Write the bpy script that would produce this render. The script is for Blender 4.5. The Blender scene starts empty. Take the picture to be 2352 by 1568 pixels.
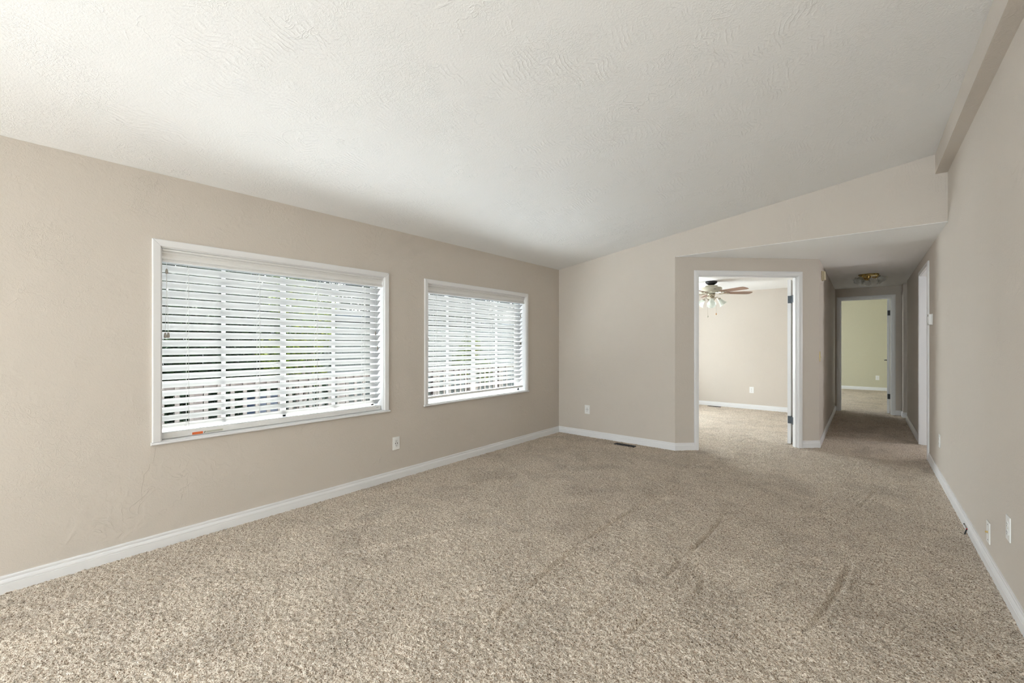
import bpy, bmesh, math, random
import numpy as np
from mathutils import Vector, Matrix
random.seed(7); rng = np.random.default_rng(11)
PI = math.pi
S = bpy.context.scene
COL = S.collection

# ------------------------------------------------------------------ camera
cam = bpy.data.cameras.new('camera'); camo = bpy.data.objects.new('camera', cam); COL.objects.link(camo)
camo.location = (3.291, 0.0, 1.24)
camo.rotation_euler = (math.radians(90), 0, math.radians(39.766))
cam.sensor_width = 36.0; cam.lens = 971.06*36/2352
cam.shift_y = 4.73/2352; cam.clip_start = 0.02; cam.clip_end = 200
S.camera = camo

# ------------------------------------------------------------------ sky, sun, exposure
SKY = 7.0; SUN = 55.0
w = bpy.data.worlds.new('sky'); S.world = w; w.use_nodes = True
nt = w.node_tree; nt.nodes.clear()
out = nt.nodes.new('ShaderNodeOutputWorld'); bg = nt.nodes.new('ShaderNodeBackground')
tc = nt.nodes.new('ShaderNodeTexCoord'); sp = nt.nodes.new('ShaderNodeSeparateXYZ')
rp = nt.nodes.new('ShaderNodeValToRGB')
rp.color_ramp.elements[0].position = 0.0; rp.color_ramp.elements[0].color = (.95, .97, 1.0, 1)
rp.color_ramp.elements[1].position = 0.9; rp.color_ramp.elements[1].color = (.55, .74, 1.0, 1)
nt.links.new(tc.outputs['Generated'], sp.inputs[0]); nt.links.new(sp.outputs['Z'], rp.inputs[0])
nt.links.new(rp.outputs[0], bg.inputs[0]); bg.inputs[1].default_value = SKY
nt.links.new(bg.outputs[0], out.inputs[0])
sun = bpy.data.lights.new('sun', 'SUN'); sun.energy = SUN; sun.angle = math.radians(1.0); sun.color = (1, .96, .91)
suno = bpy.data.objects.new('sun', sun); COL.objects.link(suno)
suno.rotation_euler = Vector((0.60, -0.06, -0.80)).to_track_quat('-Z', 'Y').to_euler()
S.view_settings.view_transform = 'Standard'; S.view_settings.look = 'None'
S.view_settings.gamma = 1; S.view_settings.use_curve_mapping = False
S.view_settings.exposure = 0.29
cy = S.cycles
cy.max_bounces = 10; cy.diffuse_bounces = 6; cy.glossy_bounces = 4; cy.transparent_max_bounces = 16
cy.transmission_bounces = 6; cy.caustics_reflective = False; cy.caustics_refractive = False
cy.sample_clamp_indirect = 8.0; cy.use_denoising = True
cy.use_adaptive_sampling = True; cy.adaptive_threshold = 0.09; cy.adaptive_min_samples = 20

def area(name, loc, direction, sx, sy, power, color=(1, 1, 1)):
    l = bpy.data.lights.new(name, 'AREA'); l.shape = 'RECTANGLE'; l.size = sx; l.size_y = sy
    l.energy = power; l.color = color
    o = bpy.data.objects.new(name, l); COL.objects.link(o); o.location = loc
    o.rotation_euler = Vector(direction).to_track_quat('-Z', 'Z').to_euler()
    return o
# fill lamps added behind the camera, daylight through openings in the side rooms
AREAS = dict(back=85, side=228, bedroom=110, green=150, bath=15)
area('fill_lamp_back', (1.9, -4.68, 1.1), (0, 1, .05), 2.1, 1.9, AREAS['back'], (.88, .935, 1))
area('fill_lamp_side', (-.17, -3.25, 1.25), (1, .6, -.06), 1.7, 1.1, AREAS['side'], (.88, .935, 1))
area('daylight_bedroom', (-.25, 7.1, 1.3), (1, 0, .05), 1.8, 1.2, AREAS['bedroom'], (.95, .97, 1))
area('daylight_bath', (5.55, 7.6, 1.4), (-1, -.35, 0), .6, 1.2, AREAS['bath'], (1, .97, .95))
area('daylight_green_room', (-.25, 12.3, 1.3), (1, 0, 0), 1.8, 1.2, AREAS['green'], (.95, .97, 1))

# ------------------------------------------------------------------ materials
def mat(name, color=(.8, .8, .8), rough=.5, metal=0.0, spec=.5):
    m = bpy.data.materials.new(name); m.use_nodes = True
    b = m.node_tree.nodes['Principled BSDF']
    b.inputs['Base Color'].default_value = (*color, 1); b.inputs['Roughness'].default_value = rough
    b.inputs['Metallic'].default_value = metal; b.inputs['Specular IOR Level'].default_value = spec
    return m
def N(m, t, **kw):
    n = m.node_tree.nodes.new(t)
    for k, v in kw.items():
        if k in n.inputs.keys() if isinstance(k, str) else False: n.inputs[k].default_value = v
        else: setattr(n, k, v)
    return n
def LK(m, a, b): m.node_tree.links.new(a, b)
def noise(m, vec, scale, detail=2.0, rough=.5, dist=0.0):
    n = m.node_tree.nodes.new('ShaderNodeTexNoise'); n.inputs['Scale'].default_value = scale
    n.inputs['Detail'].default_value = detail; n.inputs['Roughness'].default_value = rough
    n.inputs['Distortion'].default_value = dist
    LK(m, vec, n.inputs['Vector']); return n.outputs['Fac']
def ramp(m, fac, stops):
    r = m.node_tree.nodes.new('ShaderNodeValToRGB'); e = r.color_ramp.elements
    while len(e) < len(stops): e.new(.5)
    for i, (p, c) in enumerate(stops):
        e[i].position = p; e[i].color = (c, c, c, 1) if not hasattr(c, '__len__') else (*c, 1)
    LK(m, fac, r.inputs[0]); return r.outputs[0]
def math_(m, op, a, b=None):
    n = m.node_tree.nodes.new('ShaderNodeMath'); n.operation = op
    for i, v in enumerate((a, b)):
        if v is None: continue
        if isinstance(v, (int, float)): n.inputs[i].default_value = v
        else: LK(m, v, n.inputs[i])
    return n.outputs[0]
def objvec(m):
    return m.node_tree.nodes.new('ShaderNodeTexCoord').outputs['Object']
def bump(m, h, strength, dist):
    b = m.node_tree.nodes.new('ShaderNodeBump'); b.inputs['Strength'].default_value = strength
    b.inputs['Distance'].default_value = dist; LK(m, h, b.inputs['Height'])
    LK(m, b.outputs[0], m.node_tree.nodes['Principled BSDF'].inputs['Normal'])

def plaster(name, color, rough=.75, amp=.0022, sc=1.0):
    """hand-trowelled plaster: swirled trowel ridges in patches over a fine roller stipple"""
    m = mat(name, color, rough, 0, .3); v = objvec(m)
    n1 = noise(m, v, 5.0*sc, 3, .6, 1.6)
    ridg = ramp(m, n1, [(.47, 0.0), (.497, .5), (.503, 1.0), (.51, .2), (.54, 0.0)])
    mask = ramp(m, noise(m, v, 2.3*sc, 3, .6), [(.56, 0.0), (.68, 1.0)])
    wv = m.node_tree.nodes.new('ShaderNodeTexWave'); wv.inputs['Scale'].default_value = 13*sc; wv.inputs['Distortion'].default_value = 22
    wv.inputs['Detail'].default_value = 3; wv.inputs['Detail Scale'].default_value = .35; wv.inputs['Detail Roughness'].default_value = .55
    LK(m, v, wv.inputs['Vector'])
    r2 = ramp(m, wv.outputs['Fac'], [(.45, 0), (.8, .6), (1.0, 1.0)])
    mask2 = ramp(m, noise(m, v, 3.4*sc, 4, .65, .5), [(.48, 0.0), (.62, 1.0)])
    n3 = ramp(m, noise(m, v, 30*sc, 3, .65, 1.2), [(.45, 0), (.52, .7), (.60, .1)])
    mask3 = ramp(m, noise(m, v, 2.9*sc, 2, .5, .3), [(.40, 1.0), (.52, 0.0)])
    a = math_(m, 'MULTIPLY', math_(m, 'MULTIPLY', ridg, mask), .8); b = math_(m, 'MULTIPLY', math_(m, 'MULTIPLY', r2, mask2), .42)
    a = math_(m, 'ADD', a, math_(m, 'MULTIPLY', math_(m, 'MULTIPLY', n3, mask3), .42))
    fine = math_(m, 'MULTIPLY', noise(m, v, 105, 3, .7, .6), .62)
    h = math_(m, 'ADD', math_(m, 'ADD', a, b), fine)
    bump(m, h, .85, amp); return m

M = {}
M['wall'] = plaster('beige_wall_paint', (.605, .552, .495))
M['green'] = plaster('pale_green_wall_paint', (.57, .545, .42))
M['ceil'] = plaster('white_ceiling_paint', (.86, .86, .86), .85, .0028, .9)
M['trim'] = mat('white_gloss_trim_paint', (.79, .79, .80), .35)
M['vinyl'] = mat('white_vinyl', (.80, .81, .81), .4)
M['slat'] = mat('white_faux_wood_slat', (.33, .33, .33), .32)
M['valance'] = mat('white_valance', (.76, .755, .745), .4)
M['crack'] = mat('dark_beige_crack', (.30, .26, .22), .9)  # plain dark beige for the hairline crack
M['plate'] = mat('white_plastic', (.82, .82, .81), .35)
M['cream'] = mat('cream_plastic', (.70, .62, .45), .45)
M['black'] = mat('black_metal', (.03, .032, .035), .5)
M['hinge'] = mat('dark_grey_metal', (.07, .085, .10), .45, .5)
M['slot'] = mat('dark_slot', (.03, .03, .03), .6)
M['brass'] = mat('polished_brass', (.66, .50, .20), .25, 1.0)
M['nickel'] = mat('polished_nickel', (.62, .58, .50), .2, 1.0)
M['antique'] = mat('antique_cream_enamel', (.50, .47, .38), .4)
M['bronze'] = mat('dark_bronze', (.03, .03, .032), .4, .4)
M['amber'] = mat('amber_wood_fob', (.45, .20, .05), .4)
M['cord'] = mat('white_cord', (.62, .62, .60), .7)
M['tassel'] = mat('grey_wood_tassel', (.30, .28, .25), .6)
M['orange'] = mat('orange_sticker', (.75, .13, .03), .5)
M['paper'] = mat('pale_sticker', (.55, .55, .47), .6)
M['ink'] = mat('dark_print', (.08, .08, .08), .6)
M['red'] = mat('red_wire_sheath', (.55, .03, .03), .5)
M['rubber'] = mat('black_cable_sheath', (.02, .02, .02), .55)
M['copper'] = mat('grey_wire_strand', (.35, .33, .30), .4, .7)
def wood(name, c1, c2):
    m = mat(name, c1, .4); v = objvec(m)
    mp = m.node_tree.nodes.new('ShaderNodeMapping'); mp.inputs['Scale'].default_value = (3, 40, 40); LK(m, v, mp.inputs[0])
    mix = m.node_tree.nodes.new('ShaderNodeMix'); mix.data_type = 'RGBA'
    mix.inputs[6].default_value = (*c1, 1); mix.inputs[7].default_value = (*c2, 1)
    LK(m, noise(m, mp.outputs[0], 1.0, 3), mix.inputs[0])
    LK(m, mix.outputs[2], m.node_tree.nodes['Principled BSDF'].inputs['Base Color']); return m
M['blade'] = wood('walnut_blade', (.16, .08, .05), (.27, .15, .10))
M['rail'] = wood('red_brown_rail_stain', (.014, .008, .0075), (.020, .012, .011))
M['picket'] = wood('weathered_picket', (.030, .023, .021), (.042, .033, .030))
M['deckm'] = wood('grey_deck_board', (.52, .53, .54), (.62, .63, .64))
M['fence'] = wood('grey_green_fence_stain', (.013, .018, .018), (.023, .030, .028))
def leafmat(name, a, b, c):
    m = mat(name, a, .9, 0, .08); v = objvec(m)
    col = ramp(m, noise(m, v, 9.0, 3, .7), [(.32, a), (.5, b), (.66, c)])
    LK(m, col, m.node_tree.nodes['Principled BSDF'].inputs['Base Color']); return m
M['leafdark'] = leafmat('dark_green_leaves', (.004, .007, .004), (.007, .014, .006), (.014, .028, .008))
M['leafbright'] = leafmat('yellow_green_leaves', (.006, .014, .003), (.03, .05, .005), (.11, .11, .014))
M['bark'] = wood('bark', (.05, .035, .028), (.11, .08, .065))
M['soil'] = mat('dark_soil', (.05, .042, .033), .9)
M['bluebin'] = mat('blue_plastic', (.008, .016, .035), .5)
M['sidingpale'] = mat('pale_blue_fascia', (.05, .06, .08), .6)
M['slate'] = mat('slate_siding', (.012, .014, .02), .7)
M['roofm'] = mat('salmon_shingle', (.05, .033, .028), .8)
# clear glass: mostly straight-through, a little mirror reflection by angle
m = bpy.data.materials.new('window_glass'); m.use_nodes = True; t = m.node_tree; t.nodes.clear()
o_ = t.nodes.new('ShaderNodeOutputMaterial'); mx = t.nodes.new('ShaderNodeMixShader')
tr = t.nodes.new('ShaderNodeBsdfTransparent'); tr.inputs[0].default_value = (.93, .96, .95, 1)
gl = t.nodes.new('ShaderNodeBsdfGlossy'); gl.inputs['Roughness'].default_value = .02
lw = t.nodes.new('ShaderNodeLayerWeight'); lw.inputs[0].default_value = .5
p1 = t.nodes.new('ShaderNodeMath'); p1.operation = 'POWER'; p1.inputs[1].default_value = 4.5; t.links.new(lw.outputs['Facing'], p1.inputs[0])
fr = t.nodes.new('ShaderNodeMath'); fr.operation = 'MULTIPLY_ADD'; fr.inputs[1].default_value = .6; fr.inputs[2].default_value = .011; t.links.new(p1.outputs[0], fr.inputs[0])
t.links.new(fr.outputs[0], mx.inputs[0]); t.links.new(tr.outputs[0], mx.inputs[1]); t.links.new(gl.outputs[0], mx.inputs[2])
t.links.new(mx.outputs[0], o_.inputs[0]); M['glass'] = m
def frosted(name, col, wt, trw):
    m = bpy.data.materials.new(name); m.use_nodes = True; t = m.node_tree; t.nodes.clear()
    o_ = t.nodes.new('ShaderNodeOutputMaterial')
    d = t.nodes.new('ShaderNodeBsdfPrincipled'); d.inputs['Base Color'].default_value = (*col, 1); d.inputs['Roughness'].default_value = .25
    tl = t.nodes.new('ShaderNodeBsdfTranslucent'); tl.inputs[0].default_value = (*col, 1)
    tr = t.nodes.new('ShaderNodeBsdfTransparent')
    a = t.nodes.new('ShaderNodeMixShader'); a.inputs[0].default_value = wt
    b = t.nodes.new('ShaderNodeMixShader'); b.inputs[0].default_value = trw
    t.links.new(d.outputs[0], a.inputs[1]); t.links.new(tl.outputs[0], a.inputs[2])
    t.links.new(a.outputs[0], b.inputs[1]); t.links.new(tr.outputs[0], b.inputs[2]); t.links.new(b.outputs[0], o_.inputs[0])
    return m
M['frost'] = frosted('frosted_shade_glass', (.85, .88, .84), .5, .25)
M['clearshade'] = frosted('smoky_ruffled_glass', (.50, .50, .46), .3, .68)

# carpet: cut-pile tan and brown yarn, darkest flecks also imitate shade between tufts
m = mat('tan_cut_pile_carpet', (.42, .35, .27), .95, 0, .1); v = objvec(m)
vor = m.node_tree.nodes.new('ShaderNodeTexVoronoi'); vor.inputs['Scale'].default_value = 210
LK(m, v, vor.inputs['Vector'])
nz = noise(m, v, 150, 3, .75, .3)
yarn = ramp(m, nz, [(.34, (.16, .10, .062)), (.43, (.46, .365, .28)), (.50, (.71, .62, .52)), (.64, (.83, .76, .67))])
pile_shade = ramp(m, noise(m, v, 2.6, 4, .6, 1.0), [(.34, .86), (.5, 1.0), (.66, 1.08)])  # leaning-pile shading put into the colour as broad tone patches
mul = m.node_tree.nodes.new('ShaderNodeMix'); mul.data_type = 'RGBA'; mul.blend_type = 'MULTIPLY'; mul.inputs[0].default_value = 1
LK(m, yarn, mul.inputs[6]); LK(m, pile_shade, mul.inputs[7])
LK(m, mul.outputs[2], m.node_tree.nodes['Principled BSDF'].inputs['Base Color'])
hh = math_(m, 'ADD', math_(m, 'MULTIPLY', noise(m, v, 170, 2, .7), 1.0), math_(m, 'MULTIPLY', vor.outputs['Distance'], -.6))
bump(m, hh, .8, .006); M['carpet'] = m

# ------------------------------------------------------------------ mesh helpers
def bm_(): return bmesh.new()
def box(bm, x0, x1, y0, y1, z0, z1, mx=None):
    vs = [bm.verts.new(Vector(p)) for p in ((x0,y0,z0),(x1,y0,z0),(x1,y1,z0),(x0,y1,z0),(x0,y0,z1),(x1,y0,z1),(x1,y1,z1),(x0,y1,z1))]
    if mx is not None:
        for q in vs: q.co = mx @ q.co
    for f in ((0,3,2,1),(4,5,6,7),(0,1,5,4),(1,2,6,5),(2,3,7,6),(3,0,4,7)): bm.faces.new([vs[i] for i in f])
    return vs
def prism(bm, poly, a, b, fn):
    """closed polygon extruded from a to b; fn(u, v, t) gives the 3D point"""
    A = [bm.verts.new(fn(u, v, a)) for u, v in poly]; B = [bm.verts.new(fn(u, v, b)) for u, v in poly]
    n = len(poly)
    for i in range(n): bm.faces.new((A[i], A[(i+1) % n], B[(i+1) % n], B[i]))
    bm.faces.new(A[::-1]); bm.faces.new(B)
def lathe(bm, prof, mx=None, seg=28, cap=True, wav=None):
    """prof: list of (r, z)"""
    rings = []
    for k, (r, z) in enumerate(prof):
        ring = []
        for i in range(seg):
            a = 2*PI*i/seg; rr = r; zz = z
            if wav: rr, zz = wav(k, a, r, z)
            p = Vector((rr*math.cos(a), rr*math.sin(a), zz)); ring.append(bm.verts.new(mx @ p if mx is not None else p))
        rings.append(ring)
    for A, B in zip(rings, rings[1:]):
        for i in range(seg): bm.faces.new((A[i], A[(i+1) % seg], B[(i+1) % seg], B[i]))
    if cap: bm.faces.new(rings[0][::-1]); bm.faces.new(rings[-1])
def tube(bm, pts, r, seg=8):
    pts = [Vector(p) for p in pts]; rings = []
    rr = r if hasattr(r, '__len__') else [r]*len(pts)
    for i, p in enumerate(pts):
        d = (pts[min(i+1, len(pts)-1)] - pts[max(i-1, 0)]).normalized()
        u = d.orthogonal().normalized() if i == 0 else (u - d*u.dot(d)).normalized()
        w_ = d.cross(u)
        rings.append([bm.verts.new(p + rr[i]*(math.cos(2*PI*k/seg)*u + math.sin(2*PI*k/seg)*w_)) for k in range(seg)])
    for A, B in zip(rings, rings[1:]):
        for i in range(seg): bm.faces.new((A[i], A[(i+1) % seg], B[(i+1) % seg], B[i]))
    bm.faces.new(rings[0][::-1]); bm.faces.new(rings[-1])
def obj(name, bm, m, parent=None, smooth=False, bev=0.0, loc=None):
    bmesh.ops.recalc_face_normals(bm, faces=bm.faces[:])
    me = bpy.data.meshes.new(name); bm.to_mesh(me); bm.free()
    if smooth:
        for p in me.polygons: p.use_smooth = True
    me.materials.append(M[m]); o = bpy.data.objects.new(name, me); COL.objects.link(o)
    if parent: o.parent = parent; o.matrix_parent_inverse = Matrix.Translation(-parent.location) if not parent.get('_local') else Matrix()
    if bev:
        b = o.modifiers.new('bevel', 'BEVEL'); b.width = bev; b.segments = 2; b.limit_method = 'ANGLE'
    if smooth and bev == 0:
        try: me.set_sharp_from_angle(angle=math.radians(40))
        except Exception: pass
    return o
def tag(o, label, cat, group=None):
    o['label'] = label; o['category'] = cat
    if group: o['group'] = group
    return o
def empty(name, loc=(0, 0, 0)):
    o = bpy.data.objects.new(name, None); COL.objects.link(o); o.location = loc; o.empty_display_size = .1; return o
def thing(name, label, cat, loc, group=None): return tag(empty(name, loc), label, cat, group)
def struct(o, label=None, cat=None):
    o['kind'] = 'structure'
    if label: o['label'] = label
    if cat: o['category'] = cat
    return o
def sobj(name, bm, m, label, cat): return struct(obj(name, bm, m), label, cat)
def panel(bm, ss, zs, holes, fn, th):
    """slab with rectangular holes; fn(s, z, d) -> point, d from 0 (face) to th (back)"""
    S_ = sorted(set([ss[0], ss[1]] + [h for q in holes for h in q[:2]])); Z_ = sorted(set([zs[0], zs[1]] + [h for q in holes for h in q[2:]]))
    S_ = [s for s in S_ if ss[0] <= s <= ss[1]]; Z_ = [z for z in Z_ if zs[0] <= z <= zs[1]]
    def solid(i, j):
        if i < 0 or j < 0 or i >= len(S_)-1 or j >= len(Z_)-1: return False
        s = (S_[i]+S_[i+1])/2; z = (Z_[j]+Z_[j+1])/2
        return not any(a < s < b and c < z < d for a, b, c, d in holes)
    cache = {}
    def V(i, j, d):
        k = (i, j, d)
        if k not in cache: cache[k] = bm.verts.new(fn(S_[i], Z_[j], d))
        return cache[k]
    for i in range(len(S_)-1):
        for j in range(len(Z_)-1):
            if not solid(i, j): continue
            for d in (0, th): bm.faces.new((V(i,j,d), V(i+1,j,d), V(i+1,j+1,d), V(i,j+1,d)))
            for di, dj, a, b in ((-1,0,(i,j),(i,j+1)), (1,0,(i+1,j),(i+1,j+1)), (0,-1,(i,j),(i+1,j)), (0,1,(i,j+1),(i+1,j+1))):
                if not solid(i+di, j+dj): bm.faces.new((V(*a,0), V(*b,0), V(*b,th), V(*a,th)))

# ------------------------------------------------------------------ plan
W = 3.824; YF = 4.984; HC = 2.246; YB = -4.5
ZL = 2.272; SL = (2.833-2.272)/W
def zc(x): return ZL + SL*x
CR = Vector((1.606, YF)); DR = Vector((2.882, 6.215))
T = (DR-CR).normalized(); NRM = Vector((T.y, -T.x))          # NRM points into the living room
LD = (DR-CR).length
XH = 2.882; YE = 9.87
def D(s, z, d=0.0):                                            # d > 0 goes into the bedroom
    p = CR + T*s - NRM*d; return Vector((p.x, p.y, z))
W1 = (0.611, 2.170); W2 = (2.659, 4.220); WZ = (0.645, 1.83)

# left wall (house outside wall) with the window openings
b = bm_(); panel(b, (YB-.12, YF+.05), (-.1, 2.5), [(*W1, *WZ), (*W2, *WZ), (-4.2, -2.3, *WZ)], lambda s, z, d: Vector((-d, s, z)), .15)
sobj('wall_left', b, 'wall', 'long beige plaster wall with the two windows', 'wall')
b = bm_(); panel(b, (YF+.05, 9.1), (-.1, 2.5), [(6.2, 8.0, .7, 1.9)], lambda s, z, d: Vector((-d, s, z)), .15)
sobj('wall_bedroom_left', b, 'wall', 'window wall of the bedroom', 'wall')
b = bm_(); panel(b, (9.1, 14.9), (-.1, 2.8), [(11.3, 13.3, .7, 1.9)], lambda s, z, d: Vector((-d, s, z)), .15)
sobj('wall_green_room_left', b, 'green', 'window wall of the green room', 'wall')
b = bm_()
for run in ([(.586,.613),(.581,.559),(.573,.515)], [(.56,.518),(.554,.486),(.533,.461),(.53,.425),(.521,.374),(.524,.311)]):
    tube(b, [(.0003, y, z) for y, z in run], [.0005]*(len(run)-1)+[.0002], 5)
ck = obj('hairline_crack', b, 'crack', bpy.data.objects['wall_left'])
# far wall + header over the hallway mouth
b = bm_()
pts = [(0, -.1), (CR.x, -.1), (CR.x, HC+.004), (W, HC+.004), (W, zc(W)+.05), (-.0, ZL+.05)]
prism(b, pts, YF, YF+.10, lambda u, v, t: Vector((u, t, v)))
sobj('wall_far', b, 'wall', 'beige far wall that rises into the sloping header above the hallway mouth', 'wall')
# diagonal wall with the bedroom doorway
b = bm_(); panel(b, (0, LD), (-.1, HC+.02), [(.262, 1.523, -.1, 2.058)], lambda s, z, d: D(s, z, d), .078)
sobj('wall_diagonal', b, 'wall', 'narrow diagonal beige wall around the bedroom doorway', 'wall')
# hallway left wall
b = bm_(); panel(b, (DR.y, YE+.05), (-.1, HC+.02), [], lambda s, z, d: Vector((XH-d, s, z)), .11)
sobj('wall_hall_left', b, 'wall', 'left side wall of the hallway with the cream chime', 'wall')
# hallway end wall
b = bm_(); panel(b, (2.0, 3.80), (-.1, HC+.02), [(2.938, 3.682, -.1, 2.058)], lambda s, z, d: Vector((s, YE+d, z)), .10)
sobj('wall_hall_end', b, 'wall', 'shadowed wall at the end of the hallway around the doorway', 'wall')
b = bm_(); box(b, 3.797, 4.95, 9.64, 9.97, -.1, HC+.02)
sobj('wall_hall_return', b, 'wall', 'short dark wall return right of the hallway end doorway', 'wall')
# right wall
b = bm_(); panel(b, (YB-.12, 9.25), (-.1, 2.95), [(6.30, 7.215, -.1, 2.085)], lambda s, z, d: Vector((W+d, s, z)), .11)
sobj('wall_right', b, 'wall', 'long pale beige wall along the right side', 'wall')
b = bm_(); box(b, W+.06, 4.95, 9.16, 9.249, -.1, HC+.02); box(b, 4.85, 4.95, 9.2, 9.97, -.1, HC+.02)
sobj('wall_alcove', b, 'wall', 'alcove wall off the hallway', 'wall')
# back wall with an added glass door opening
b = bm_(); panel(b, (-.0, W), (-.1, 3.0), [(.9, 2.9, 0.0, 2.03)], lambda s, z, d: Vector((s, YB-d, z)), .12)
sobj('wall_back', b, 'wall', 'wall behind the viewer with the added glass doorway', 'wall')
# bedroom / green room walls
b = bm_(); box(b, -.05, XH-.11, 9.05, 9.15, -.1, HC+.02)
sobj('wall_bedroom_far', b, 'wall', 'beige far wall of the bedroom seen through the doorway', 'wall')
b = bm_(); box(b, -.1, 5.0, 14.75, 14.85, -.1, 2.8)
sobj('wall_green_room_far', b, 'green', 'pale green wall seen through the hallway end doorway', 'wall')
b = bm_(); box(b, 4.9, 5.0, 9.9, 14.8, -.1, 2.8)
sobj('wall_green_room_right', b, 'green', 'right wall of the green room', 'wall')
b = bm_(); box(b, -.1, 2.02, 9.9, 9.97, -.1, 2.8); box(b, 2.02, 4.95, 9.93, 9.97, HC+.01, 2.8)
sobj('wall_green_room_near', b, 'green', 'near wall of the green room', 'wall')
# ceilings
b = bm_(); prism(b, [(-.15, zc(-.15)), (W+.1, zc(W+.1)), (W+.1, zc(W+.1)+.12), (-.15, zc(-.15)+.12)], YB-.12, YF+.06, lambda u, v, t: Vector((u, t, v)))
sobj('ceiling', b, 'ceil', 'sloping white textured ceiling of the living room', 'ceiling')
b = bm_(); box(b, -.15, 5.0, 9.93, 14.9, 2.75, 2.85)
sobj('ceiling_green_room', b, 'ceil', 'higher ceiling of the green room', 'ceiling')
b = bm_(); box(b, -.15, 5.0, YF+.003, 9.93, HC, HC+.1)
sobj('ceiling_hall', b, 'ceil', 'flat lower ceiling over the hallway and bedrooms', 'ceiling')
b = bm_(); box(b, W-.0744, W+.02, YB, YF+.01, 2.656, zc(W)+.02)
sobj('beam_right', b, 'wall', 'narrow beige boxed beam along the top of the right wall', 'beam')

# floor: carpet pile as real relief where it is close, flat beyond
def carpet():
    xs = np.arange(-.01, W+.0061, .0062)
    ys = np.concatenate([np.arange(-.35, 6.6, .0062), np.arange(6.6, 10.6, .0085), np.arange(10.6, 14.8, .012)])
    nx, ny = len(xs), len(ys)
    X, Y = np.meshgrid(xs, ys); X = X + rng.uniform(-.0028, .0028, X.shape); Y = Y + rng.uniform(-.0028, .0028, Y.shape)
    h = rng.random(X.shape)
    g = rng.random(X.shape); g = (g+np.roll(g, 1, 0)); g = (g+np.roll(g, 1, 1)); g = g+np.roll(g, -1, 0)+np.roll(g, -1, 1); g = (g-g.mean())/g.std()
    h = .66*h + .34*np.clip(.5+.30*g, 0, 1)
    low = .5*np.sin(X*2.1+Y*1.3+1)*np.sin(Y*1.7-X*.9) + .3*np.sin(X*5.3-Y*2.2)*np.sin(Y*3.9+X*2.0)
    # vacuum and foot tracks: shallow grooves running down the room
    gro = np.zeros_like(X)
    lines = [((2.33,1.63),(2.34,1.90)),((1.92,2.32),(2.06,3.84)),((1.98,1.63),(1.96,2.32)),((2.48,2.23),(2.48,2.53)),((2.48,2.53),(2.54,3.40)),
             ((2.50,1.63),(2.53,1.96)),((2.01,1.40),(2.00,1.62)),((1.73,1.39),(1.85,1.64)),((2.66,2.17),(2.63,2.40)),((1.42,2.88),(1.54,3.11)),((1.17,2.20),(1.31,2.60)),
             ((2.53,3.00),(2.70,4.4)),((3.23,4.06),(3.40,4.8)),((1.81,3.80),(1.98,4.6)),((2.91,3.49),(3.1,4.4)),
             ((.9,1.2),(1.2,1.9)),((1.5,.9),(1.62,1.5)),((.6,2.4),(.8,3.2)),((3.1,2.2),(3.25,3.1))]
    for (x0, y0), (x1, y1) in lines:
        L = math.hypot(x1-x0, y1-y0); ux, uy = (x1-x0)/L, (y1-y0)/L
        t_ = (X-x0)*ux+(Y-y0)*uy; u = (X-x0)*uy-(Y-y0)*ux + .012*np.sin(t_*5+x0*9)
        fade = np.clip(t_/.12, 0, 1)*np.clip((L-t_)/.12, 0, 1)
        gro += (1.25 if y0 < 2.6 else .6)*fade*(-2.1*np.exp(-(u/.013)**2) + 1.0*np.exp(-((u-.026)/.014)**2) + .7*np.exp(-((u+.026)/.014)**2))
    low = low + .8*np.sin(X*9+3*np.sin(Y*2.1))*np.sin(Y*4.3+2*np.sin(X*3.1))*.5
    Z = -.006 + .0125*h + .0024*low + .0055*gro
    co = np.stack([X, Y, Z], -1).reshape(-1, 3).astype(np.float32)
    i = (np.arange(ny-1)[:, None]*nx + np.arange(nx-1)[None, :]).ravel()
    quads = np.stack([i, i+1, i+nx+1, i+nx], -1).astype(np.int32)
    # flat remainder (same object): strips around the relief
    ext = [(-.2, -.01, -4.8, 15), (W, 6.0, -4.8, 15), (-.01, W, -4.8, -.34), (-.01, W, 14.75, 15), (-.2, 6.0, -4.8, 15)]
    n0 = len(co); ec = []; eq = []
    for k, (a, b_, c, d) in enumerate(ext):
        zz = -.015 if k == 4 else 0.0
        ec += [(a, c, zz), (b_, c, zz), (b_, d, zz), (a, d, zz)]; eq.append([n0+4*k+j for j in range(4)])
    co = np.vstack([co, np.array(ec, np.float32)]); quads = np.vstack([quads, np.array(eq, np.int32)])
    me = bpy.data.meshes.new('floor'); me.vertices.add(len(co)); me.vertices.foreach_set('co', co.ravel())
    me.loops.add(quads.size); me.loops.foreach_set('vertex_index', quads.ravel())
    me.polygons.add(len(quads)); me.polygons.foreach_set('loop_start', np.arange(0, quads.size, 4, dtype=np.int32))
    me.polygons.foreach_set('use_smooth', np.ones(len(quads), bool))
    me.update(calc_edges=True); me.materials.append(M['carpet'])
    o = bpy.data.objects.new('floor', me); COL.objects.link(o)
    struct(o, 'wall to wall tan cut-pile carpet', 'carpet')
carpet()

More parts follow.
